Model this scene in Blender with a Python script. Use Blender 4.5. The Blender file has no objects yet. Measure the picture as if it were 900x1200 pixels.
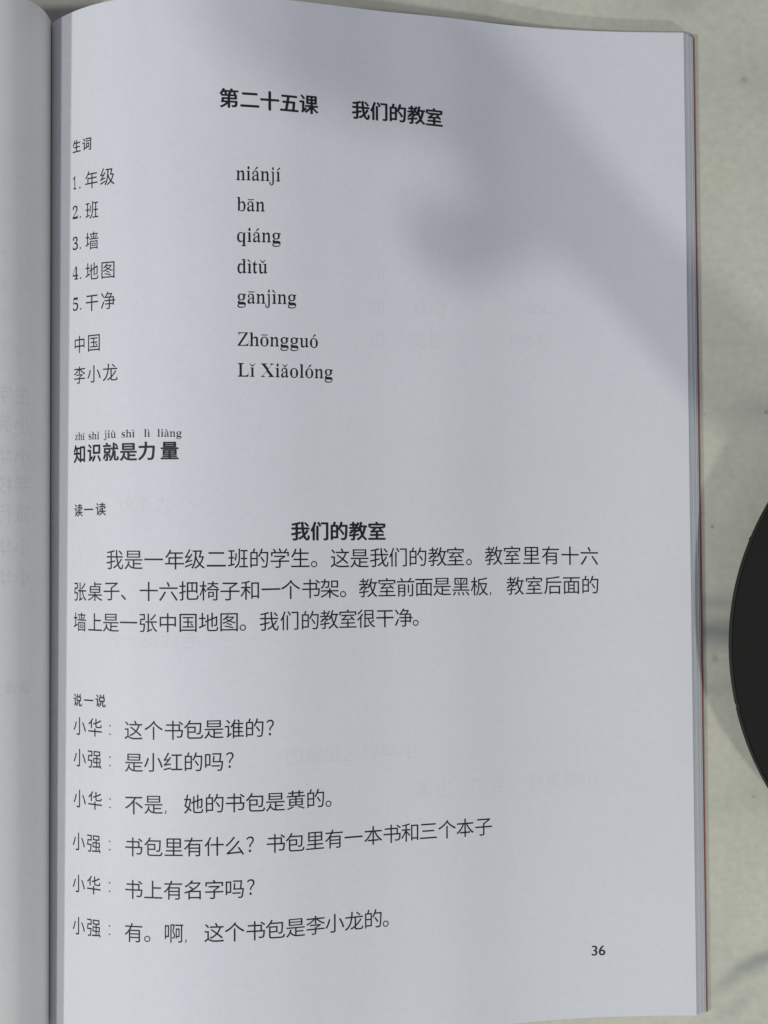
import bpy, bmesh, math, bisect, random
from mathutils import Vector, Matrix
random.seed(4)
MM = 0.001
R = math.radians
scene = bpy.context.scene
COL = scene.collection

# ---------------------------------------------------------------- camera, world, lamps, exposure
cam_data = bpy.data.cameras.new('camera')
cam = bpy.data.objects.new('camera', cam_data); COL.objects.link(cam)
cam.location = (0, 0, 0.300)
cam_data.sensor_fit = 'VERTICAL'; cam_data.sensor_height = 24.0
cam_data.lens = 24.0 * 300.0 / 237.0
cam_data.clip_start = 0.01; cam_data.clip_end = 50
scene.camera = cam

world = bpy.data.worlds.new('World'); scene.world = world; world.use_nodes = True
bg = world.node_tree.nodes['Background']
bg.inputs[0].default_value = (0.80, 0.785, 1.02, 1); bg.inputs[1].default_value = 0.23

def lamp(name, direction, dist, size, power, colour, target=(0, 0, 0.01)):
    L = bpy.data.lights.new(name, 'AREA'); L.shape = 'DISK'; L.size = size; L.energy = power; L.color = colour
    o = bpy.data.objects.new(name, L); COL.objects.link(o)
    d = Vector(direction).normalized()
    o.location = Vector(target) + d * dist
    o.rotation_euler = (-d).to_track_quat('-Z', 'Y').to_euler()
    return o
lamp('lamp_left_low', (-0.75, -0.10, 0.66), 1.5, 0.08, 7.6, (0.965, 1.0, 0.955))
lamp('lamp_left', (-0.56, -0.36, 1.0), 1.3, 0.085, 4.8, (0.965, 1.0, 0.955), (-0.02, 0.01, 0.01))
lamp('lamp_lower_right', (0.567, -0.823, 0.75), 1.3, 0.078, 4.2, (0.98, 1.0, 0.92))

scene.view_settings.view_transform = 'Standard'; scene.view_settings.look = 'None'
scene.view_settings.gamma = 1; scene.view_settings.exposure = -0.06
scene.cycles.use_denoising = True
scene.cycles.max_bounces = 6

# ---------------------------------------------------------------- materials
def mat(name, colour, rough=0.6, spec=0.3):
    m = bpy.data.materials.new(name); m.use_nodes = True
    b = m.node_tree.nodes['Principled BSDF']
    b.inputs['Base Color'].default_value = (*colour, 1); b.inputs['Roughness'].default_value = rough
    b.inputs['Specular IOR Level'].default_value = spec
    return m, m.node_tree, b
def node(nt, t, **kw):
    n = nt.nodes.new(t)
    for k, v in kw.items():
        if k.startswith('i_'): n.inputs[k[2:].replace('_', ' ')].default_value = v
        else: setattr(n, k, v)
    return n
def noise(nt, vec, scale, detail=4, rough=0.55, dist=0.0):
    n = node(nt, 'ShaderNodeTexNoise'); n.inputs['Scale'].default_value = scale; n.inputs['Detail'].default_value = detail
    n.inputs['Roughness'].default_value = rough; n.inputs['Distortion'].default_value = dist
    nt.links.new(vec, n.inputs['Vector']); return n
def ramp(nt, fac, stops):
    r = node(nt, 'ShaderNodeValToRGB'); e = r.color_ramp.elements
    while len(e) < len(stops): e.new(0.5)
    for el, (p, c) in zip(e, stops): el.position = p; el.color = (*c, 1) if len(c) == 3 else c
    nt.links.new(fac, r.inputs['Fac']); return r
def mix(nt, fac, a, b, blend='MIX'):
    m = node(nt, 'ShaderNodeMix', data_type='RGBA', blend_type=blend)
    for sock, v in ((m.inputs['Factor'], fac), (m.inputs['A'], a), (m.inputs['B'], b)):
        if hasattr(v, 'is_linked') or hasattr(v, 'links'): nt.links.new(v, sock)
        elif isinstance(v, tuple): sock.default_value = (*v, 1)
        else: sock.default_value = v
    return m.outputs['Result']
def coords(nt):
    return node(nt, 'ShaderNodeNewGeometry').outputs['Position']
def bump(nt, b, height, strength, distance):
    n = node(nt, 'ShaderNodeBump'); n.inputs['Strength'].default_value = strength; n.inputs['Distance'].default_value = distance
    nt.links.new(height, n.inputs['Height']); nt.links.new(n.outputs[0], b.inputs['Normal'])

def paper_mat(name, c1, c2):
    m, nt, b = mat(name, c1, 0.55, 0.22)
    P = coords(nt)
    n1 = noise(nt, P, 28, 3); n2 = noise(nt, P, 900, 3); n3 = noise(nt, P, 260, 4)
    c = mix(nt, ramp(nt, n1.outputs[0], [(0.35, (0,)*3), (0.65, (1,)*3)]).outputs[0], c1, c2)
    f = ramp(nt, n2.outputs[0], [(0.3, (0.975,)*3), (0.7, (1.015,)*3)])
    c = mix(nt, 1.0, c, f.outputs[0], 'MULTIPLY')
    nt.links.new(c, b.inputs['Base Color'])
    s = node(nt, 'ShaderNodeMath', operation='ADD'); nt.links.new(n2.outputs[0], s.inputs[0]); nt.links.new(n3.outputs[0], s.inputs[1])
    wv = noise(nt, P, 42, 2, 0.4); w2 = node(nt, 'ShaderNodeMath', operation='MULTIPLY_ADD')
    nt.links.new(wv.outputs[0], w2.inputs[0]); w2.inputs[1].default_value = 9.0; nt.links.new(s.outputs[0], w2.inputs[2])
    bump(nt, b, w2.outputs[0], 0.3, 0.00006)
    return m
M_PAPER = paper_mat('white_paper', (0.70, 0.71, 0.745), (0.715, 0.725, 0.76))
M_LEFT = paper_mat('shaded_left_paper', (0.655, 0.665, 0.65), (0.67, 0.68, 0.665))  # left page's shade put into the colour: darker, less blue than the right
M_LEAF = paper_mat('leaf_paper', (0.72, 0.76, 0.77), (0.76, 0.78, 0.79))
M_LEAF_DULL = paper_mat('dull_leaf_paper', (0.58, 0.62, 0.64), (0.62, 0.66, 0.68))
M_COVER, _, _ = mat('red_brown_cover', (0.34, 0.11, 0.09), 0.5, 0.3)
M_INK, _nt, _b = mat('black_ink', (0.018, 0.018, 0.020), 0.5, 0.25)
M_GREYINK, _, _ = mat('thin_black_ink', (0.012, 0.012, 0.014), 0.5, 0.25)
def ghost_mat(name, amount):
    m = bpy.data.materials.new(name); m.use_nodes = True; nt = m.node_tree; b = nt.nodes['Principled BSDF']
    b.inputs['Base Color'].default_value = (0.12, 0.13, 0.12, 1); b.inputs['Roughness'].default_value = 0.6
    b.inputs['Alpha'].default_value = amount
    return m
M_GHOST = ghost_mat('show_through_ink', 0.07)
M_GHOST_FAINT = ghost_mat('faint_show_through_ink', 0.032)
# ---------------------------------------------------------------- the book's surfaces
def catmull(pts, n):
    out = []
    P = [pts[0]] + pts + [pts[-1]]
    for i in range(1, len(P) - 2):
        p0, p1, p2, p3 = P[i-1], P[i], P[i+1], P[i+2]
        d = lambda a, b: max(1e-6, math.hypot(a[0]-b[0], a[1]-b[1]) ** 0.5)
        t0 = 0.0; t1 = t0 + d(p0, p1); t2 = t1 + d(p1, p2); t3 = t2 + d(p2, p3)
        for k in range(n):
            t = t1 + (t2 - t1) * k / n
            r = []
            for c in (0, 1):
                if i == 1: A1 = p1[c]
                else: A1 = (t1-t)/(t1-t0)*p0[c] + (t-t0)/(t1-t0)*p1[c]
                A2 = (t2-t)/(t2-t1)*p1[c] + (t-t1)/(t2-t1)*p2[c]
                if i == len(P) - 3: A3 = p2[c]
                else: A3 = (t3-t)/(t3-t2)*p2[c] + (t-t2)/(t3-t2)*p3[c]
                B1 = (t2-t)/(t2-t0)*A1 + (t-t0)/(t2-t0)*A2
                B2 = (t3-t)/(t3-t1)*A2 + (t-t1)/(t3-t1)*A3
                r.append((t2-t)/(t2-t1)*B1 + (t-t1)/(t2-t1)*B2)
            out.append(tuple(r))
    out.append(pts[-1])
    return out

# cross-sections of the two open pages in millimetres (across the spine, height over the table), from the gutter outwards
RIGHT = [(-75.35,8.0),(-74.0,10.0),(-71.9,12.4),(-68.4,15.7),(-65.1,18.3),(-62.6,19.9),(-59.8,21.4),(-54.7,23.3),(-50.0,24.2),(-45.2,24.9),
         (-40.7,25.1),(-34.4,24.8),(-21.9,22.7),(-11.1,19.5),(0.0,16.1),(15.1,12.3),(28.8,8.0),(38.7,5.8),(48.5,4.4),(58.0,3.7),(70.0,3.4)]
LEFT = [(-75.35,8.0),(-74.8,10.0),(-74.6,12.6),(-74.6,15.4),(-75.0,18.2),(-76.3,21.6),(-78.6,24.6),(-82.5,26.9),(-90.0,28.4),(-100.0,27.8),
        (-115.0,24.0),(-132.0,18.0),(-150.0,12.0),(-170.0,8.4),(-190.0,7.2),(-212.0,7.0)]
GUT = -75.35
V_TOP, V_BOT = 109.7, -115.2
def arc(pts):
    d = catmull(pts, 24); s = [0.0]
    for a, b in zip(d, d[1:]): s.append(s[-1] + math.hypot(a[0]-b[0], a[1]-b[1]))
    return d, s
PROF = {'R': arc(RIGHT), 'L': arc(LEFT)}
def prof(side, u):
    d, s = PROF[side]
    if u <= 0: return d[0]
    if u >= s[-1]:
        a, b = d[-2], d[-1]; k = (u - s[-1]) / (s[-1] - s[-2])
        return (b[0] + (b[0]-a[0])*k, b[1] + (b[1]-a[1])*k)
    i = min(max(bisect.bisect_right(s, u) - 1, 0), len(s) - 2)
    f = (u - s[i]) / (s[i+1] - s[i])
    return (d[i][0] + (d[i+1][0]-d[i][0])*f, d[i][1] + (d[i+1][1]-d[i][1])*f)
def surf(side, u, v, lift=0.0):
    """Point of a page in mm: u along the paper from the gutter, v up the page; lift is off the paper."""
    x, z = prof(side, u)
    if lift:
        x1, z1 = prof(side, max(u - .05, 0)); x2, z2 = prof(side, u + .05)
        L = math.hypot(x2-x1, z2-z1) or 1; nx, nz = -(z2-z1)/L, (x2-x1)/L
        if side == 'L': nx, nz = -nx, -nz
        x += nx*lift; z += nz*lift
    if side == 'R':
        x = GUT + (x - GUT) * (1 - 1.09e-4 * v)
    else:                                    # the left half lies a little flatter towards its foot
        t = (V_TOP - v) / (V_TOP - V_BOT)
        k = 1 - 0.2*t
        z = 8.0 + (z - 8.0) * k if z > 8.0 else z
    x += 0.0025 * v
    return (x, v, z)
LINES = [
    ('第二十五课', 4.28, 'B', [(0, 48.33, 87.93), (1, 52.77, 87.83), (2, 57.05, 87.78), (3, 61.32, 87.65), (4, 65.62, 87.74)]),
    ('我们的教室', 4.18, 'B', [(0, 77.41, 87.6), (1, 81.64, 87.66), (2, 85.88, 87.62), (3, 90.13, 87.5), (4, 94.28, 87.29)]),
    ('生词', 2.96, 'S', [(0, 11.81, 79.95), (1, 15.23, 79.89)]),
    ('年级', 4.03, 'L', [(0, 16.6, 71.97), (1, 21.06, 72.1)]),
    ('班', 4.06, 'L', [(0, 16.76, 65.38)]),
    ('墙', 4.06, 'L', [(0, 16.77, 58.73)]),
    ('地图', 4.03, 'L', [(0, 16.78, 52.08), (1, 21.26, 52.05)]),
    ('干净', 4.03, 'L', [(0, 16.79, 45.35), (1, 21.27, 45.45)]),
    ('中国', 4.06, 'L', [(0, 12.92, 36.55), (1, 17.4, 36.63)]),
    ('李小龙', 4.06, 'L', [(0, 12.93, 29.85), (1, 17.42, 29.88), (2, 21.85, 29.96)]),
    ('知识就是力', 4.12, 'B', [(0, 13.0, 12.65), (1, 17.52, 12.82), (2, 21.98, 12.91), (3, 26.33, 12.9), (4, 30.51, 13.02)]),
    ('量', 4.08, 'H', [(0, 35.54, 13.04)]),
    ('读一读', 2.92, 'S', [(0, 12.66, 0.37), (1, 15.9, 0.52), (2, 19.4, 0.61)]),
    ('我们的教室', 4.2, 'B', [(0, 63.42, -4.1), (4, 80.57, -4.18)]),
    ('我是一年级二班的学生。这是我们的教室。教室里有十六', 4.48, 'L', [(0, 23.05, -10.2), (1, 27.53, -10.15), (2, 32.02, -10.13), (3, 36.58, -10.1), (4, 40.92, -9.95), (5, 45.46, -9.96), (6, 50.05, -9.87), (9, 63.39, -9.9), (12, 76.61, -10.04), (13, 81.08, -9.95), (14, 85.42, -9.93), (15, 89.84, -9.9), (16, 94.35, -9.88), (17, 98.52, -9.91), (19, 107.68, -9.8), (20, 112.11, -9.76), (22, 121.29, -9.83), (24, 130.36, -10.03)]),
    ('张桌子、十六把椅子和一个书架。教室前面是黑板，教室后面的', 4.41, 'L', [(0, 13.13, -17.34), (1, 17.81, -17.18), (2, 22.22, -16.91), (4, 30.92, -16.92), (5, 35.26, -16.88), (6, 39.63, -16.72), (8, 48.32, -16.75), (10, 57.0, -16.53), (11, 61.25, -16.59), (12, 65.7, -16.53), (13, 69.9, -16.53), (15, 78.51, -16.55), (17, 87.04, -16.55), (19, 95.35, -16.46), (21, 104.18, -16.61), (23, 112.8, -16.62), (25, 121.73, -16.59), (27, 130.5, -16.59)]),
    ('墙上是一张中国地图。我们的教室很干净。', 4.35, 'L', [(0, 13.15, -23.94), (1, 17.81, -23.85), (2, 22.07, -23.69), (3, 26.36, -23.64), (4, 30.73, -23.57), (5, 35.13, -23.51), (6, 39.48, -23.42), (8, 48.11, -23.33), (10, 56.6, -23.32), (11, 61.04, -23.27), (12, 65.49, -23.32), (13, 69.73, -23.25), (15, 78.06, -23.23), (17, 86.52, -23.21), (18, 90.61, -23.15)]),
    ('说一说', 2.92, 'S', [(0, 12.47, -41.04), (1, 15.97, -40.84), (2, 19.38, -40.68)]),
    ('小华：', 4.24, 'L', [(0, 13.11, -46.66), (1, 17.85, -46.56), (2, 21.92, -46.69)]),
    ('这个书包是谁的？', 4.35, 'L', [(0, 27.53, -46.54), (1, 32.0, -46.42), (2, 36.42, -46.32), (3, 40.61, -46.17), (4, 44.89, -46.06), (5, 49.16, -46.07), (6, 53.44, -46.0), (7, 56.73, -46.02)]),
    ('小强：', 4.24, 'L', [(0, 13.13, -53.54), (1, 17.69, -53.39), (2, 21.92, -53.41)]),
    ('是小红的吗？', 4.35, 'L', [(0, 27.61, -53.4), (2, 36.23, -53.06), (4, 44.88, -52.96), (5, 48.21, -52.7)]),
    ('小华：', 4.24, 'L', [(0, 13.15, -62.47), (1, 17.87, -62.35), (2, 21.93, -62.4)]),
    ('不是，她的书包是黄的。', 4.36, 'L', [(0, 27.61, -62.46), (1, 32.0, -62.2), (3, 40.59, -61.93), (4, 44.99, -61.84), (5, 49.3, -61.82), (6, 53.59, -61.89), (7, 57.83, -61.89), (8, 62.21, -61.75), (9, 66.53, -61.7), (10, 70.73, -61.78)]),
    ('小强：', 4.24, 'L', [(0, 12.86, -71.87), (1, 17.52, -71.61), (2, 21.83, -71.5)]),
    ('书包里有什么？', 4.34, 'L', [(0, 27.58, -71.42), (1, 31.94, -71.24), (2, 36.34, -71.11), (3, 40.57, -71.03), (4, 44.9, -70.96), (5, 49.19, -70.97), (6, 52.42, -70.75)]),
    ('书包里有一本书和三个本子', 4.36, 'L', [(0, 57.87, -70.82), (1, 62.01, -70.84), (2, 66.38, -70.77), (3, 70.62, -70.73), (4, 74.94, -70.68), (5, 79.37, -70.64), (6, 83.62, -70.55), (7, 87.76, -70.48), (8, 91.84, -70.4), (9, 96.09, -70.29), (10, 100.31, -70.25), (11, 104.72, -70.3)]),
    ('小华：', 4.24, 'L', [(0, 12.88, -81.01), (1, 17.53, -80.65), (2, 21.83, -80.39)]),
    ('书上有名字吗？', 4.35, 'L', [(0, 27.58, -80.49), (1, 31.93, -80.37), (3, 40.56, -80.15), (4, 44.89, -80.1), (5, 49.17, -80.09), (6, 52.54, -79.86)]),
    ('小强：', 4.24, 'L', [(0, 12.9, -90.25), (1, 17.54, -89.81), (2, 21.84, -89.64)]),
    ('有。啊，这个书包是李小龙的。', 4.39, 'L', [(0, 27.58, -89.7), (2, 36.33, -89.38), (4, 44.87, -89.27), (5, 49.15, -89.25), (6, 53.55, -89.22), (7, 57.72, -89.14), (8, 62.06, -89.07), (9, 66.42, -89.01), (10, 70.65, -88.95), (11, 74.96, -88.92), (12, 79.26, -88.84), (13, 83.44, -88.88)]),
]
LATIN = [
    ('niánjí', 4.45, 49.83, 59.29, 70.58, 70.7),
    ('bān', 4.45, 49.98, 55.91, 64.01, 64.11),
    ('qiáng', 4.45, 49.97, 59.32, 57.45, 57.63),
    ('dìtǔ', 4.45, 50.04, 56.42, 50.81, 50.91),
    ('gānjìng', 4.45, 50.03, 62.66, 44.36, 44.57),
    ('Zhōngguó', 4.32, 50.01, 67.46, 35.35, 35.43),
    ('Lǐ Xiǎolóng', 4.32, 50.08, 70.72, 28.8, 28.87),
    ('zhī', 2.5, 11.43, 14.73, 15.72, 15.67),
    ('shi', 2.48, 15.87, 18.95, 15.72, 15.69),
    ('jiù', 2.46, 20.24, 23.33, 15.93, 15.9),
    ('shì', 2.44, 24.74, 27.8, 15.95, 15.94),
    ('lì', 2.43, 29.9, 31.23, 16.02, 16.01),
    ('liàng', 2.43, 32.88, 38.14, 16.0, 15.96),
    ('1.', 4.02, 10.51, 13.21, 70.7, 70.55),
    ('2.', 4.02, 10.47, 13.37, 64.19, 64.11),
    ('3.', 4.02, 10.49, 13.44, 57.39, 57.35),
    ('4.', 4.02, 10.5, 13.49, 50.86, 50.79),
    ('5.', 4.02, 10.62, 13.56, 44.06, 44.09),
]
PNUM = (129.99, -101.11)

# ---------------------------------------------------------------- helpers
def link(name, me, m=None, parent=None):
    o = bpy.data.objects.new(name, me); COL.objects.link(o)
    if m: me.materials.append(m)
    if parent: o.parent = parent
    return o
def tag(o, label=None, cat=None, group=None, kind=None):
    for k, v in (('label', label), ('category', cat), ('group', group), ('kind', kind)):
        if v: o[k] = v
    return o
def mesh_from(name, verts, faces, smooth=False):
    me = bpy.data.meshes.new(name); me.from_pydata(verts, [], faces); me.update()
    if smooth: me.polygons.foreach_set('use_smooth', [True]*len(me.polygons))
    return me
def P3(p): return (p[0]*MM, p[1]*MM, p[2]*MM)

# ---------------------------------------------------------------- the table
def table_material():
    m, nt, b = mat('mottled_stone_table', (0.42, 0.42, 0.35), 0.42, 0.4)
    P = coords(nt)
    big = noise(nt, P, 14, 4, 0.6, 0.4); mid = noise(nt, P, 70, 5, 0.65, 0.6); fine = noise(nt, P, 520, 3, 0.6)
    c = mix(nt, ramp(nt, big.outputs[0], [(0.36, (0,)*3), (0.66, (1,)*3)]).outputs[0], (0.56, 0.56, 0.465), (0.605, 0.605, 0.51))
    f = ramp(nt, mid.outputs[0], [(0.3, (0.95, 0.95, 0.955)), (0.7, (1.03, 1.03, 1.02))])
    c = mix(nt, 1.0, c, f.outputs[0], 'MULTIPLY')
    f2 = ramp(nt, fine.outputs[0], [(0.32, (0.935,)*3), (0.68, (1.05,)*3)])
    c = mix(nt, 1.0, c, f2.outputs[0], 'MULTIPLY')
    # grey veins in the stone: soft bands with a place and direction of their own
    sep = node(nt, 'ShaderNodeSeparateXYZ'); nt.links.new(P, sep.inputs[0])
    def math_(op, a, bb=None, cc=None):
        n = node(nt, 'ShaderNodeMath', operation=op)
        for i, v in enumerate((a, bb, cc)):
            if v is None: continue
            if hasattr(v, 'links'): nt.links.new(v, n.inputs[i])
            else: n.inputs[i].default_value = v
        return n.outputs[0]
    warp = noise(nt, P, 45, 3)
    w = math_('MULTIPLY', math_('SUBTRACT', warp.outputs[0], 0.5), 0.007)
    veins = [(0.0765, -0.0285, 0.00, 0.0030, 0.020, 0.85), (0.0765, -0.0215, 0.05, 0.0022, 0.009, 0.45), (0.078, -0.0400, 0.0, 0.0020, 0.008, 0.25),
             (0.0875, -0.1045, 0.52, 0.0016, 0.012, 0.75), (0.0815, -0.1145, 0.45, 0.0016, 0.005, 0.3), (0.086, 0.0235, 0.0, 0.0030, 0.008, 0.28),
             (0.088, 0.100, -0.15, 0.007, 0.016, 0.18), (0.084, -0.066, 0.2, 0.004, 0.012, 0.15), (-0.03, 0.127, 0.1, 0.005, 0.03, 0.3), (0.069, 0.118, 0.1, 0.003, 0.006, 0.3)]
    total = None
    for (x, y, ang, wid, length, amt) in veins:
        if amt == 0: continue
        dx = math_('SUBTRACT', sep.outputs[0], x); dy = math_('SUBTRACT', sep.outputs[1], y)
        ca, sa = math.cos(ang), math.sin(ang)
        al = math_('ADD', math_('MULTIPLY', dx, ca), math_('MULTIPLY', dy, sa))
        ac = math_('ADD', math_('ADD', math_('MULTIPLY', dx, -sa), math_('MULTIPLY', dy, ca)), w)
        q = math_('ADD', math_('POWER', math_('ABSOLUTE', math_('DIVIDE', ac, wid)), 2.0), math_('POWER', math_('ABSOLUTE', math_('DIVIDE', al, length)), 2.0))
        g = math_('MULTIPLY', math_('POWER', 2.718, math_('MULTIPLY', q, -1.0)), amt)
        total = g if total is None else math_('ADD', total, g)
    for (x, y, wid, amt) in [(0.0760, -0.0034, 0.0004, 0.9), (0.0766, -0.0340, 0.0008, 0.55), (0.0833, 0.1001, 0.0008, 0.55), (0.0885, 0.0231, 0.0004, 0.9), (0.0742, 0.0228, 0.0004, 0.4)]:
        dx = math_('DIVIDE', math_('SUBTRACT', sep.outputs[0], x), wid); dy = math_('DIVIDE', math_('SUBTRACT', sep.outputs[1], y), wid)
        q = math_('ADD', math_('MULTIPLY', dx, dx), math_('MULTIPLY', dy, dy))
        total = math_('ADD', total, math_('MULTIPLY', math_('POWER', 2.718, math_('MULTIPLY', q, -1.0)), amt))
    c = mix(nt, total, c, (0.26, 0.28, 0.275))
    # dark pits
    v = node(nt, 'ShaderNodeTexVoronoi'); v.inputs['Scale'].default_value = 150; nt.links.new(P, v.inputs['Vector'])
    sp = ramp(nt, v.outputs['Distance'], [(0.03, (1,)*3), (0.075, (0,)*3)])
    gate = noise(nt, P, 60, 2); gt = ramp(nt, gate.outputs[0], [(0.52, (0,)*3), (0.60, (1,)*3)])
    k = node(nt, 'ShaderNodeMath', operation='MULTIPLY'); nt.links.new(sp.outputs[0], k.inputs[0]); nt.links.new(gt.outputs[0], k.inputs[1])
    k2 = node(nt, 'ShaderNodeMath', operation='MULTIPLY'); nt.links.new(k.outputs[0], k2.inputs[0]); k2.inputs[1].default_value = 0.6
    c = mix(nt, k2.outputs[0], c, (0.20, 0.19, 0.16))
    nt.links.new(c, b.inputs['Base Color'])
    bump(nt, b, fine.outputs[0], 0.3, 0.0001)
    return m
tb = bmesh.new()
bmesh.ops.create_cube(tb, size=1, matrix=Matrix.Translation((0.05, 0.05, -0.0125)) @ Matrix.Diagonal((2.4, 2.0, 0.025, 1)))
bmesh.ops.bevel(tb, geom=tb.edges[:], offset=0.003, segments=2, affect='EDGES')
me = bpy.data.meshes.new('table_top'); tb.to_mesh(me); tb.free()
tag(link('table_top', me, table_material()), kind='structure')
# ---------------------------------------------------------------- the open book
book = bpy.data.objects.new('open_book', None); COL.objects.link(book)
book.location = (GUT*MM, 0, 0)
tag(book, 'open Chinese lesson book with white pages and a red-brown cover edge lying on the table', 'book')
OFF = Vector((GUT*MM, 0, 0))
def child(name, me, m, parent=None, local=True):
    """World-space mesh data re-based on the book's own origin."""
    me.transform(Matrix.Translation(-OFF))
    o = link(name, me, m, parent or book)
    return o

STEP = 0.5
def sheet(side, off, ext, thick=0.09, u0=0.0, rows=10, step=STEP, vt=0.0, vb=0.0, curl=0.0):
    """One leaf: follows the page, `off` mm below it, reaching `ext` mm farther out, with paper thickness."""
    L = PROF[side][1][-1]
    us = [u0 + i*step for i in range(int((L-u0)/step)+1)]
    if L - us[-1] > .05: us.append(L)
    if ext: us.append(L + ext)
    top = []; bot = []
    vs = [V_BOT - vb + (V_TOP + vt - V_BOT + vb)*j/rows for j in range(rows+1)]
    for u in us:
        for v in vs:
            k = min(1, max(0, (u-0.3)/6.0))          # leaves come together at the spine
            o = off*k if off else 0
            uu = u
            p = surf(side, uu, v); q0 = surf(side, uu, v, -max(o, 1e-4)); 
            if off:
                x, y, z = q0
            else: x, y, z = p
            # outer part: never below the table
            top.append((x, y, z))
            a = surf(side, uu, v, -(o + thick)) 
            bot.append(a)
    n = rows+1; m = len(us)
    V = [P3(p) for p in top] + [P3(p) for p in bot]
    B = len(top); F = []
    flip = side == 'L'
    def f(a, b, c, d): F.append((d, c, b, a) if flip else (a, b, c, d))
    for i in range(m-1):
        for j in range(rows):
            a = i*n+j
            f(a, a+n, a+n+1, a+1)
            f(B+a, B+a+1, B+a+n+1, B+a+n)
    for i in range(m-1):
        a = i*n; f(a, B+a, B+a+n, a+n); a = i*n+rows; f(a, a+n, B+a+n, B+a)
    for j in range(rows):
        a = (m-1)*n+j; f(a, B+a, B+a+1, a+1)
    return mesh_from('leaf', V, F)

def page_mesh(side): 
    me = sheet(side, 0, 0)
    me.polygons.foreach_set('use_smooth', [True]*len(me.polygons))
    return me
page_right = child('right_page', page_mesh('R'), M_PAPER)
page_right['label'] = 'white page printed with lesson text'
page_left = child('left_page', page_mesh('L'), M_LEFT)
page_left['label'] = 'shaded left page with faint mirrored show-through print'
for s in (page_right, page_left):                      # crisp paper edge, smooth face
    s.data.set_sharp_from_angle(angle=R(50))

def leaf_stack(side, n, drop, reach):
    """The leaves under the open page: each a separate sheet fanning out beyond the one above."""
    for k in range(1, n+1):
        t = k/n
        e = reach*(t**0.9) + random.uniform(-.10, .10) + (0.35 if k % 5 == 0 else 0)*0.4
        me = sheet(side, drop*k/n + random.uniform(-.01, .01), max(0.05, e), thick=0.10, step=3.0, rows=6,
                   vt=random.uniform(-.25, .1), vb=random.uniform(-.25, .1))
        child('leaf', me, M_LEAF_DULL if random.random() < .35 else M_LEAF)
leaf_stack('R', 14, 2.6, 2.9)
leaf_stack('L', 14, 6.0, 2.0)

# cover: a card that follows the leaves of each half
for side, off, ext in (('R', 2.95, 3.25), ('L', 6.3, 2.6)):
    me = sheet(side, off, ext, thick=0.36, step=2.0, rows=12, vt=-.1, vb=.3)
    child('cover', me, M_COVER)
# the glued spine block between the covers and the gutter
sp = bmesh.new()
bmesh.ops.create_cube(sp, size=1, matrix=Matrix.Translation(((GUT)*MM, (V_TOP+V_BOT)/2*MM, 3.9*MM)) @ Matrix.Diagonal((2.4*MM, (V_TOP-V_BOT-1.2)*MM, 6.4*MM, 1)))
bmesh.ops.bevel(sp, geom=sp.edges[:], offset=0.0004, segments=2, affect='EDGES')
me = bpy.data.meshes.new('spine'); sp.to_mesh(me); sp.free()
child('spine', me, M_LEAF_DULL)

# ---------------------------------------------------------------- lettering: glyph outlines of the built-in font, laid on the curved paper
_fc = {}
def font_outline(s):
    """(list of closed loops, advance-like width) of a string set in the built-in font at size 1, unfilled."""
    c = bpy.data.curves.new('glyph', 'FONT'); c.body = s; c.size = 1; c.fill_mode = 'NONE'; c.resolution_u = 5
    o = bpy.data.objects.new('glyph', c); COL.objects.link(o)
    bpy.context.view_layer.update()
    me = bpy.data.meshes.new_from_object(o.evaluated_get(bpy.context.evaluated_depsgraph_get()))
    co = [v.co.xy.copy() for v in me.vertices]
    nb = {}
    for e in me.edges:
        a, b = e.vertices; nb.setdefault(a, []).append(b); nb.setdefault(b, []).append(a)
    seen = set(); loops = []
    for i in nb:
        if i in seen: continue
        lp = [i]; seen.add(i); cur = i
        while True:
            nx = [j for j in nb[cur] if j not in seen]
            if not nx: break
            cur = nx[0]; seen.add(cur); lp.append(cur)
        if len(lp) > 2: loops.append([co[k] for k in lp])
    bpy.data.objects.remove(o); bpy.data.curves.remove(c); bpy.data.meshes.remove(me)
    return loops
def width(s):
    L = font_outline(s); xs = [p.x for l in L for p in l]; return min(xs), max(xs)
CJK_EM = (width('国国国国国')[1] - width('国')[1]) / 4
def area(l): return 0.5*sum(a.x*b.y - b.x*a.y for a, b in zip(l, l[1:]+l[:1]))
def clean(l, eps=1e-4):
    out = []
    for p in l:
        if not out or (p-out[-1]).length > eps: out.append(p)
    if len(out) > 1 and (out[0]-out[-1]).length < eps: out.pop()
    return out
def inside(p, l):
    c = False
    for a, b in zip(l, l[1:]+l[:1]):
        if (a.y > p.y) != (b.y > p.y) and p.x < (b.x-a.x)*(p.y-a.y)/(b.y-a.y)+a.x: c = not c
    return c
def thin(loops, dx, dy):
    """Move outlines inwards by dx across and dy down (stroke weight)."""
    res = []
    loops = [clean(l) for l in loops]; loops = [l for l in loops if len(l) > 2]
    for i, l in enumerate(loops):
        depth = sum(inside(l[0], m) for j, m in enumerate(loops) if j != i)
        ccw = area(l) > 0
        solid = depth % 2 == 0
        sgn = 1 if ccw == solid else -1
        out = []; n = len(l)
        for k in range(n):
            a, p, b = l[k-1], l[k], l[(k+1) % n]
            t = (b-p).normalized() + (p-a).normalized()
            e1 = (p-a).normalized(); e2 = (b-p).normalized()
            n1 = Vector((-e1.y, e1.x)); n2 = Vector((-e2.y, e2.x)); nn = n1+n2
            if nn.length < .2: nn = n1
            q = nn / max(nn.length_squared/2, .5)      # mitre
            out.append(Vector((p.x + sgn*q.x*dx, p.y + sgn*q.y*dy)))
        res.append(out)
    return res
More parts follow.
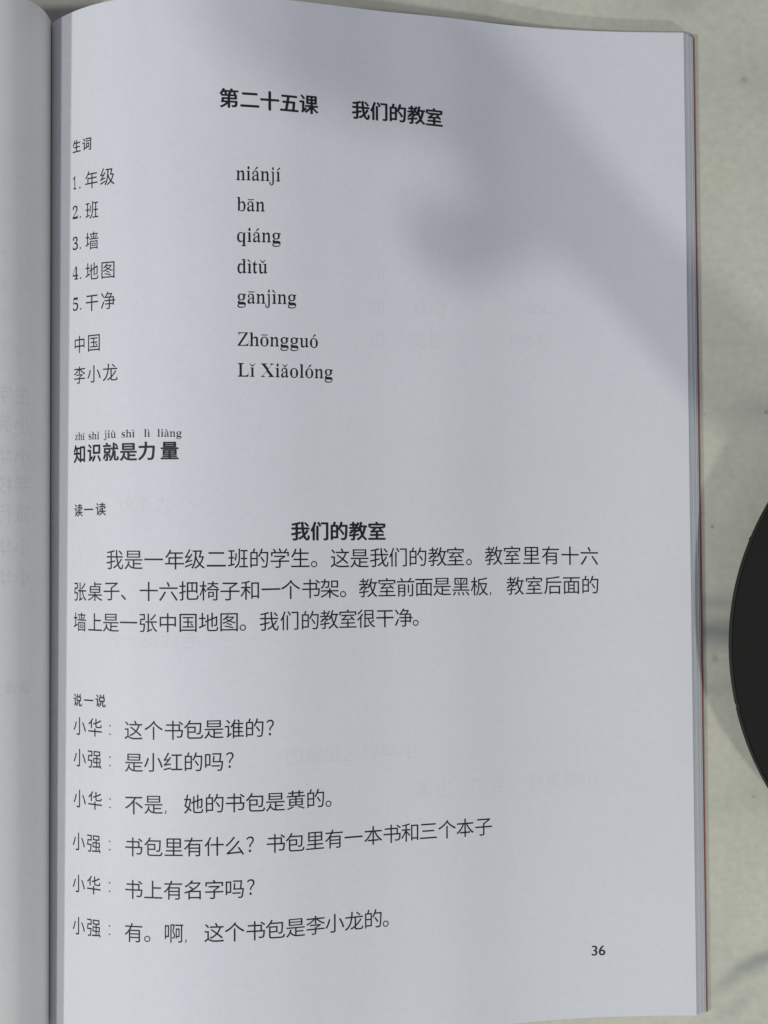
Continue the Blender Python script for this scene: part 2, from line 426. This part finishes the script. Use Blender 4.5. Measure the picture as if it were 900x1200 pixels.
def fill(loops):
    c = bpy.data.curves.new('fill', 'CURVE'); c.dimensions = '2D'; c.fill_mode = 'BOTH'
    for l in loops:
        s = c.splines.new('POLY'); s.points.add(len(l)-1)
        for pt, p in zip(s.points, l): pt.co = (p.x, p.y, 0, 1)
        s.use_cyclic_u = True
    o = bpy.data.objects.new('fill', c); COL.objects.link(o)
    bpy.context.view_layer.update()
    me = bpy.data.meshes.new_from_object(o.evaluated_get(bpy.context.evaluated_depsgraph_get()))
    V = [(v.co.x, v.co.y) for v in me.vertices]; F = [tuple(p.vertices) for p in me.polygons]
    bpy.data.objects.remove(o); bpy.data.curves.remove(c); bpy.data.meshes.remove(me)
    return V, F
WEIGHT = {'L': 0.0005, 'S': -0.0, 'B': 0.0, 'H': 0.0, 'G': 0.0}
STRIKES = {'L': [(0, 0)], 'G': [(0, 0)], 'S': [(-.017, 0), (.017, 0), (0, .010), (0, -.010)], 'B': [(-.027, .006), (.027, -.006), (0, .019), (0, -.019)],
           'H': [(-.024, 0), (.024, 0), (0, .022), (0, -.016)]}
_gc = {}
def cjk(ch, style):
    """Filled glyph, em = 1, centred on the em box."""
    w = WEIGHT[style]; key = (ch, w)
    if key not in _gc:
        loops = font_outline(ch)
        loops = [[p/CJK_EM for p in l] for l in loops]
        if ch == '？':
            xs = [p.x for l in loops for p in l]; mx = (min(xs)+max(xs))/2
            loops = [[Vector(((p.x-mx)*.86+.5, p.y)) for p in l] for l in loops]
        if ch == '，': loops = [[Vector(q) for q in ((.095, .075), (.165, .075), (.165, .01), (.125, -.085), (.085, -.085), (.115, .0))]]
        if ch == '：': loops = [[Vector((.5+a, .36+c+b)) for a, b in ((-.036, -.036), (.036, -.036), (.036, .036), (-.036, .036))] for c in (-.21, .21)]
        loops = [[Vector((p.x-.5, p.y-.38)) for p in l] for l in loops]
        if w: loops = thin(loops, w, w)
        loops = [[p*1.015 for p in l] for l in loops]
        _gc[key] = fill(loops)
    return _gc[key]

# serif letters (pinyin): the font's serif capitals and small letters, with their stems slimmed, plus tone marks
ADV = dict(n=.5, i=.278, a=.444, j=.278, b=.5, q=.5, g=.5, d=.5, t=.278, u=.5, Z=.611, h=.5, o=.5, L=.611, X=.722, l=.278, z=.444, s=.389)
ADV.update({' ': .25, '.': .25}); ADV.update({d: .5 for d in '0123456789'})
TONE = {'á': 'a/', 'ā': 'a-', 'ì': 'i\\', 'í': 'i/', 'ǔ': 'uv', 'ō': 'o-', 'ó': 'o/', 'ǐ': 'iv', 'ǎ': 'av', 'ī': 'i-', 'ù': 'u\\', 'à': 'a\\'}
def mark(kind, cx, y):
    q = lambda pts: [Vector((cx+a, y+b)) for a, b in pts]
    if kind == '-': return q([(-.155, .03), (.155, .03), (.155, .075), (-.155, .075)])
    if kind == '/': return q([(-.075, 0), (-.045, 0), (.105, .115), (.105, .145), (.075, .165), (.035, .155)])
    if kind == '\\': return q([(.075, 0), (-.035, .155), (-.075, .165), (-.105, .145), (-.105, .115), (.045, 0)])
    if kind == 'v': return q([(-.15, .155), (-.022, -.0), (.022, -.0), (.15, .155), (.115, .155), (0, .055), (-.115, .155)])
_sc = {}
def serif(ch):
    if ch in _sc: return _sc[ch]
    base, tone = (TONE[ch][0], TONE[ch][1]) if ch in TONE else (ch, None)
    if base == ' ': _sc[ch] = ([], [], ADV[' ']); return _sc[ch]
    if base == '.':
        l = [Vector((.125+.05*math.cos(a*.628), .045+.05*math.sin(a*.628))) for a in range(10)]
        V, F = fill([l]); _sc[ch] = (V, F, .25); return _sc[ch]
    if base.isdigit(): uni = chr(0x1D7CE + int(base))
    elif base.isupper(): uni = chr(0x1D400 + ord(base) - 65)
    else: uni = chr(0x1D41A + ord(base) - 97)
    loops = font_outline(uni)
    loops = [[p/SERIF_EM for p in l] for l in loops]
    if tone and base == 'i':                            # take the dot off
        loops.sort(key=lambda l: max(p.y for p in l)); loops = loops[:1]
    xs = [p.x for l in loops for p in l]; x0, x1 = min(xs), max(xs)
    boldadv = x1 - x0
    regw = {'n': .455, 'i': .21, 'a': .385, 'j': .24, 'b': .44, 'q': .455, 'g': .43, 'd': .455, 't': .255, 'u': .46, 'Z': .57, 'h': .475, 'o': .43, 'L': .56,
            'X': .68, 'l': .215, 'z': .38, 's': .31}.get(base, .40 if base != '1' else .26)
    thinx = {'X': .030, 'Z': .024, 'z': .018, 's': .016, '4': .012, '1': .020}.get(base, .019)
    k = (regw + 2*thinx*.6)/boldadv
    adv = ADV[base]
    loops = [[Vector(((p.x-x0-boldadv/2)*k + adv/2, p.y)) for p in l] for l in loops]
    if base == 'j': loops = [[Vector((p.x-.055, p.y)) for p in l] for l in loops]
    loops = thin(loops, thinx, -.008 if base not in 'XZz' else -.003)
    if tone:
        top = .50
        loops.append(mark(tone, adv/2 + (.01 if base == 'a' else 0), top))
    V, F = fill(loops); _sc[ch] = (V, F, adv)
    return _sc[ch]
_L = font_outline('\U0001D40B'); _ys = [p.y for l in _L for p in l]
SERIF_EM = (max(_ys) - min(_ys)) / 0.662

def print_line(items, m, side='R', parent=None, name='printed_line'):
    """items: (V, F, function mapping glyph x, y -> u, v); one mesh, cut to follow the curve of the paper."""
    bm = bmesh.new()
    for n, (V, F, fn, lift) in enumerate(items):
        vs = []
        for x, y in V:
            u, v = fn(x, y); vs.append(bm.verts.new((u, v, lift)))
        for f in F:
            try: bm.faces.new([vs[i] for i in f])
            except ValueError: pass
    if not bm.verts: bm.free(); return
    lo = min(v.co.x for v in bm.verts); hi = max(v.co.x for v in bm.verts)
    c = math.ceil(lo/STEP)*STEP
    while c < hi:
        bmesh.ops.bisect_plane(bm, geom=bm.verts[:]+bm.edges[:]+bm.faces[:], dist=1e-5, plane_co=(c, 0, 0), plane_no=(1, 0, 0))
        c += STEP
    for v in bm.verts: v.co = Vector(P3(surf(side, v.co.x, v.co.y, v.co.z))) - OFF
    for f in bm.faces:
        f.normal_update()
        if f.normal.z < 0: f.normal_flip()
    me = bpy.data.meshes.new(name); bm.to_mesh(me); bm.free()
    o = link(name, me, m, parent)
    return o
LIFT = 0.025
def knot(kn, i):
    if len(kn) == 1: return kn[0][1] + (i-kn[0][0])*4.35, kn[0][2], 0.0
    for a, b in zip(kn, kn[1:]):
        if i <= b[0] or b is kn[-1]:
            f = (i-a[0])/(b[0]-a[0]); 
            return a[1]+(b[1]-a[1])*f, a[2]+(b[2]-a[2])*f, (b[2]-a[2])/(b[1]-a[1])
for text, em, style, kn in LINES:
    items = []
    for i, ch in enumerate(text):
        u, v, sl = knot(kn, i)
        V, F = cjk(ch, style)
        for s, (dx, dy) in enumerate(STRIKES[style]):
            fn = lambda x, y, u=u, v=v, sl=sl, dx=dx, dy=dy: (u+(x+dx)*em, v+(y+dy)*em+x*em*sl*.5)
            items.append((V, F, fn, LIFT+s*.006))
    print_line(items, M_GREYINK if style == 'L' else M_INK, 'R', page_right)
for text, em, u0, u1, v0, v1 in LATIN:
    adv = sum(serif(c)[2] for c in text); gl = [serif(c) for c in text]
    x = 0; pos = []
    for g in gl: pos.append(x); x += g[2]
    xs = [p[0]+q for g, q in zip(gl, pos) for p in g[0]]; a, b = min(xs), max(xs)
    k = (u1-u0)/(b-a)
    items = [(g[0], g[1], (lambda x, y, q=q: (u0+(x+q-a)*k, v0+(v1-v0)*(x+q-a)/(b-a)+y*em)), LIFT) for g, q in zip(gl, pos) if g[0]]
    print_line(items, M_INK, 'R', page_right, 'printed_word')
# page number
loops = font_outline('36'); xs = [p.x for l in loops for p in l]; ys = [p.y for l in loops for p in l]
V, F = fill(loops)
kx = 3.05/(max(xs)-min(xs)); ky = 2.28/(max(ys)-min(ys))
items = [(V, F, (lambda x, y, d=d: (PNUM[0]+(x-min(xs))*kx+d, PNUM[1]+(y-min(ys))*ky)), LIFT+.006*s) for s, d in enumerate((-.05, .05))]
print_line(items, M_INK, 'R', page_right, 'page_number')

# faint mirrored print showing through from the other side of the paper
def ghost(side, text, em, u_start, v, pitch, m, sign=-1):
    """Mirrored line; the text starts at u_start (paper coordinates) and runs towards smaller screen x."""
    items = []
    for i, ch in enumerate(text):
        if ch == ' ': continue
        V, F = cjk(ch, 'G')
        u = u_start + i*pitch
        if side == 'L': fn = lambda x, y, u=u: (u + x*em, v + y*em)       # u already runs leftwards on this half
        else: fn = lambda x, y, u=u_start - i*pitch: (u - x*em, v + y*em)
        items.append((V, F, fn, LIFT*.8))
    o = print_line(items, m, side, page_left if side == 'L' else page_right, 'show_through_line')
for text, v in (('生字本', 25.0), ('小亮：', 18.8), ('小华：', 12.0), ('学校里', 5.8), ('旅行去', -.3), ('小华：', -7.5), ('小华：', -14.0)):
    ghost('L', text, 4.3, 16.2, v, 4.4, M_GHOST)
ghost('L', '读课文和写字', 3.1, 15.6, -37.7, 3.3, M_GHOST)
ghost('L', '生词', 3.1, 15.6, 78.5, 3.3, M_GHOST_FAINT)
for k in range(6): ghost('L', '习字', 4.0, 15.9, 70-7.1*k, 4.3, M_GHOST_FAINT)
for text, em, u, v in (('你好', 4.1, 94.8, 45.2), ('朋友', 4.1, 94.8, 38.0), ('们', 4.1, 81.0, 52.6), ('他', 4.1, 81.0, 45.0), ('位', 4.1, 81.0, 38.0), ('江加边山', 3.0, 121.0, 46.2), ('江加边', 3.0, 119.6, 38.9),
                       ('小华说这是黑的', 4.1, 87.5, -52.3), ('小明说好', 4.1, 130.0, -61.0), ('我们 上课', 4.1, 108.0, -61.3),
                       ('老师说一说', 4.1, 40, -27.0), ('大家好', 4.1, 34, 2.0)):
    ghost('R', text, em, u, v, em*1.04, M_GHOST_FAINT)

# ---------------------------------------------------------------- round black pan on the right
def lathe(name, prof, seg=160, wob=None):
    V = []; F = []; n = len(prof)
    for i in range(seg):
        a = 2*math.pi*i/seg
        for (r, z) in prof:
            k = 1 + (wob(a, r) if wob else 0)
            V.append((r*k*math.cos(a)*MM, r*k*math.sin(a)*MM, z*MM))
    for i in range(seg):
        for j in range(n-1):
            a = i*n+j; b = ((i+1) % seg)*n+j
            F.append((a, b, b+1, a+1))
    me = mesh_from(name, V, F, True)
    bm = bmesh.new(); bm.from_mesh(me); bmesh.ops.remove_doubles(bm, verts=bm.verts, dist=1e-6); bmesh.ops.recalc_face_normals(bm, faces=bm.faces); bm.to_mesh(me); bm.free()
    me.polygons.foreach_set('use_smooth', [True]*len(me.polygons)); me.set_sharp_from_angle(angle=R(40))
    return me
m_pan, nt, b = mat('matte_black_coating', (0.014, 0.013, 0.012), 0.7, 0.2)
Pn = coords(nt); nn = noise(nt, Pn, 700, 3); n4 = noise(nt, Pn, 30, 4)
nt.links.new(mix(nt, n4.outputs[0], (0.0105, 0.0102, 0.0095), (0.017, 0.016, 0.0145)), b.inputs['Base Color'])
bump(nt, b, nn.outputs[0], 0.4, 0.0001)
m_rim, nt, b = mat('worn_black_rim', (0.016, 0.016, 0.015), 0.6, 0.25)
pan = bpy.data.objects.new('round_plate', None); COL.objects.link(pan)
pan.location = (139.3*MM, -29.8*MM, 0)
tag(pan, 'matte black round plate with a thin rim, standing on the table right of the book', 'plate')
def notch(a, r):
    if r < 58: return 0
    k = .0007*math.sin(3*a+.5) + .0004*math.sin(11*a)
    for c, w, h in ((math.atan2(-71*.188, -322*.188) % (2*math.pi), .004, -.003), (math.atan2(126*.188, -304*.188), .005, .0028)):
        k += h*math.exp(-((a-c)/w)**2)
    return k
link('plate_body', lathe('plate_body', [(0, 10.7), (30, 10.7), (52, 10.9), (59, 11.1), (61.7, 11.3), (61.7, 10.7), (58, 9.3), (50, 8.3), (30, 7.7), (0, 7.7)], 240, None), m_pan, pan)
link('plate_rim', lathe('plate_rim', [(61.75, 10.8), (61.75, 11.35), (62.0, 11.6), (62.3, 11.5), (62.45, 11.1), (62.4, 10.6), (62.1, 10.1), (61.8, 10.2), (61.75, 10.8)], 720, notch), m_rim, pan)
link('plate_foot', lathe('plate_foot', [(0, 7.7), (34, 7.7), (36, 1.0), (35.4, 0), (0, 0)], 96), m_pan, pan)

# ---------------------------------------------------------------- a hand reaching over from the right, outside the picture; its shadow falls on the page
m_skin, nt, b = mat('skin', (0.46, 0.27, 0.19), 0.5, 0.35)
b.inputs['Subsurface Weight'].default_value = 0.1; b.inputs['Subsurface Radius'].default_value = (0.006, 0.003, 0.002)
m_sleeve, nt, b = mat('grey_sleeve', (0.16, 0.17, 0.20), 0.85, 0.2)
def skin(name, chains, m, parent, sub=2):
    V = []; E = []; Rr = []
    for root, pts in chains:
        prev = root
        for (x, y, z, r) in pts:
            V.append((x*MM, y*MM, z*MM)); Rr.append(r*MM)
            if prev is not None: E.append((prev, len(V)-1))
            prev = len(V)-1
    me = bpy.data.meshes.new(name); me.from_pydata(V, E, []); me.update()
    o = link(name, me, None, parent)
    sk = o.modifiers.new('skin', 'SKIN'); sk.use_smooth_shade = True
    for i, r in enumerate(Rr): me.skin_vertices[0].data[i].radius = (r, r)
    me.skin_vertices[0].data[0].use_root = True
    s = o.modifiers.new('sub', 'SUBSURF'); s.levels = sub; s.render_levels = sub
    bpy.context.view_layer.update()
    me2 = bpy.data.meshes.new_from_object(o.evaluated_get(bpy.context.evaluated_depsgraph_get()))
    o.modifiers.clear(); o.data = me2; me2.name = name; me2.materials.clear(); me2.materials.append(m)
    return o
person = bpy.data.objects.new('person', None); COL.objects.link(person)
tag(person, 'small bare hand in a grey sleeve reaching over the plate towards the book', 'person')
def page_height(x):
    for (x0, z0), (x1, z1) in zip(RIGHT, RIGHT[1:]):
        if x0 <= x <= x1: return z0 + (z1-z0)*(x-x0)/(x1-x0)
    return 3.4 if x < 75 else 0.0
def over(sx, sy, h, r): return (sx + 0.756*h, sy - 1.097*h, page_height(sx) + h, r)
chains = [(None, [over(26, 74, 97, 11)]),                                            # 0 palm
          (0, [over(39.5, 63, 86, 10), over(52, 50.5, 77, 10), over(67.5, 36, 68, 11), over(86, 18, 60, 13), (152, -70, 65, 12.5)]),     # wrist, forearm
          (0, [over(13, 93, 102, 6.8), over(-4, 103, 112, 6.4), over(-22, 107, 124, 6.0), over(-33, 109, 131, 5.2)]),
          (0, [over(12, 87, 102, 6.8), over(-4, 94.6, 112, 6.4), over(-23, 98, 124, 6.0), over(-36, 100, 133, 5.2)]),
          (0, [over(13, 81, 102, 6.8), over(-4, 86.5, 112, 6.4), over(-22, 89.5, 124, 6.0), over(-34, 91, 132, 5.2)]),
          (0, [over(15, 75, 101, 6.2), over(-2, 79, 110, 5.8), over(-17, 81.5, 120, 5.2), over(-27, 83, 126, 4.6)]),
          (0, [over(28, 57, 92, 8), over(15, 52, 90, 7), over(3.5, 54, 90, 6.2)])]                               # thumb
skin('hand', chains, m_skin, person)
skin('sleeve', [(None, [(136, -54, 71, 15.5), (176, -96, 62, 20), (240, -160, 52, 27), (340, -262, 60, 32)])], m_sleeve, person)
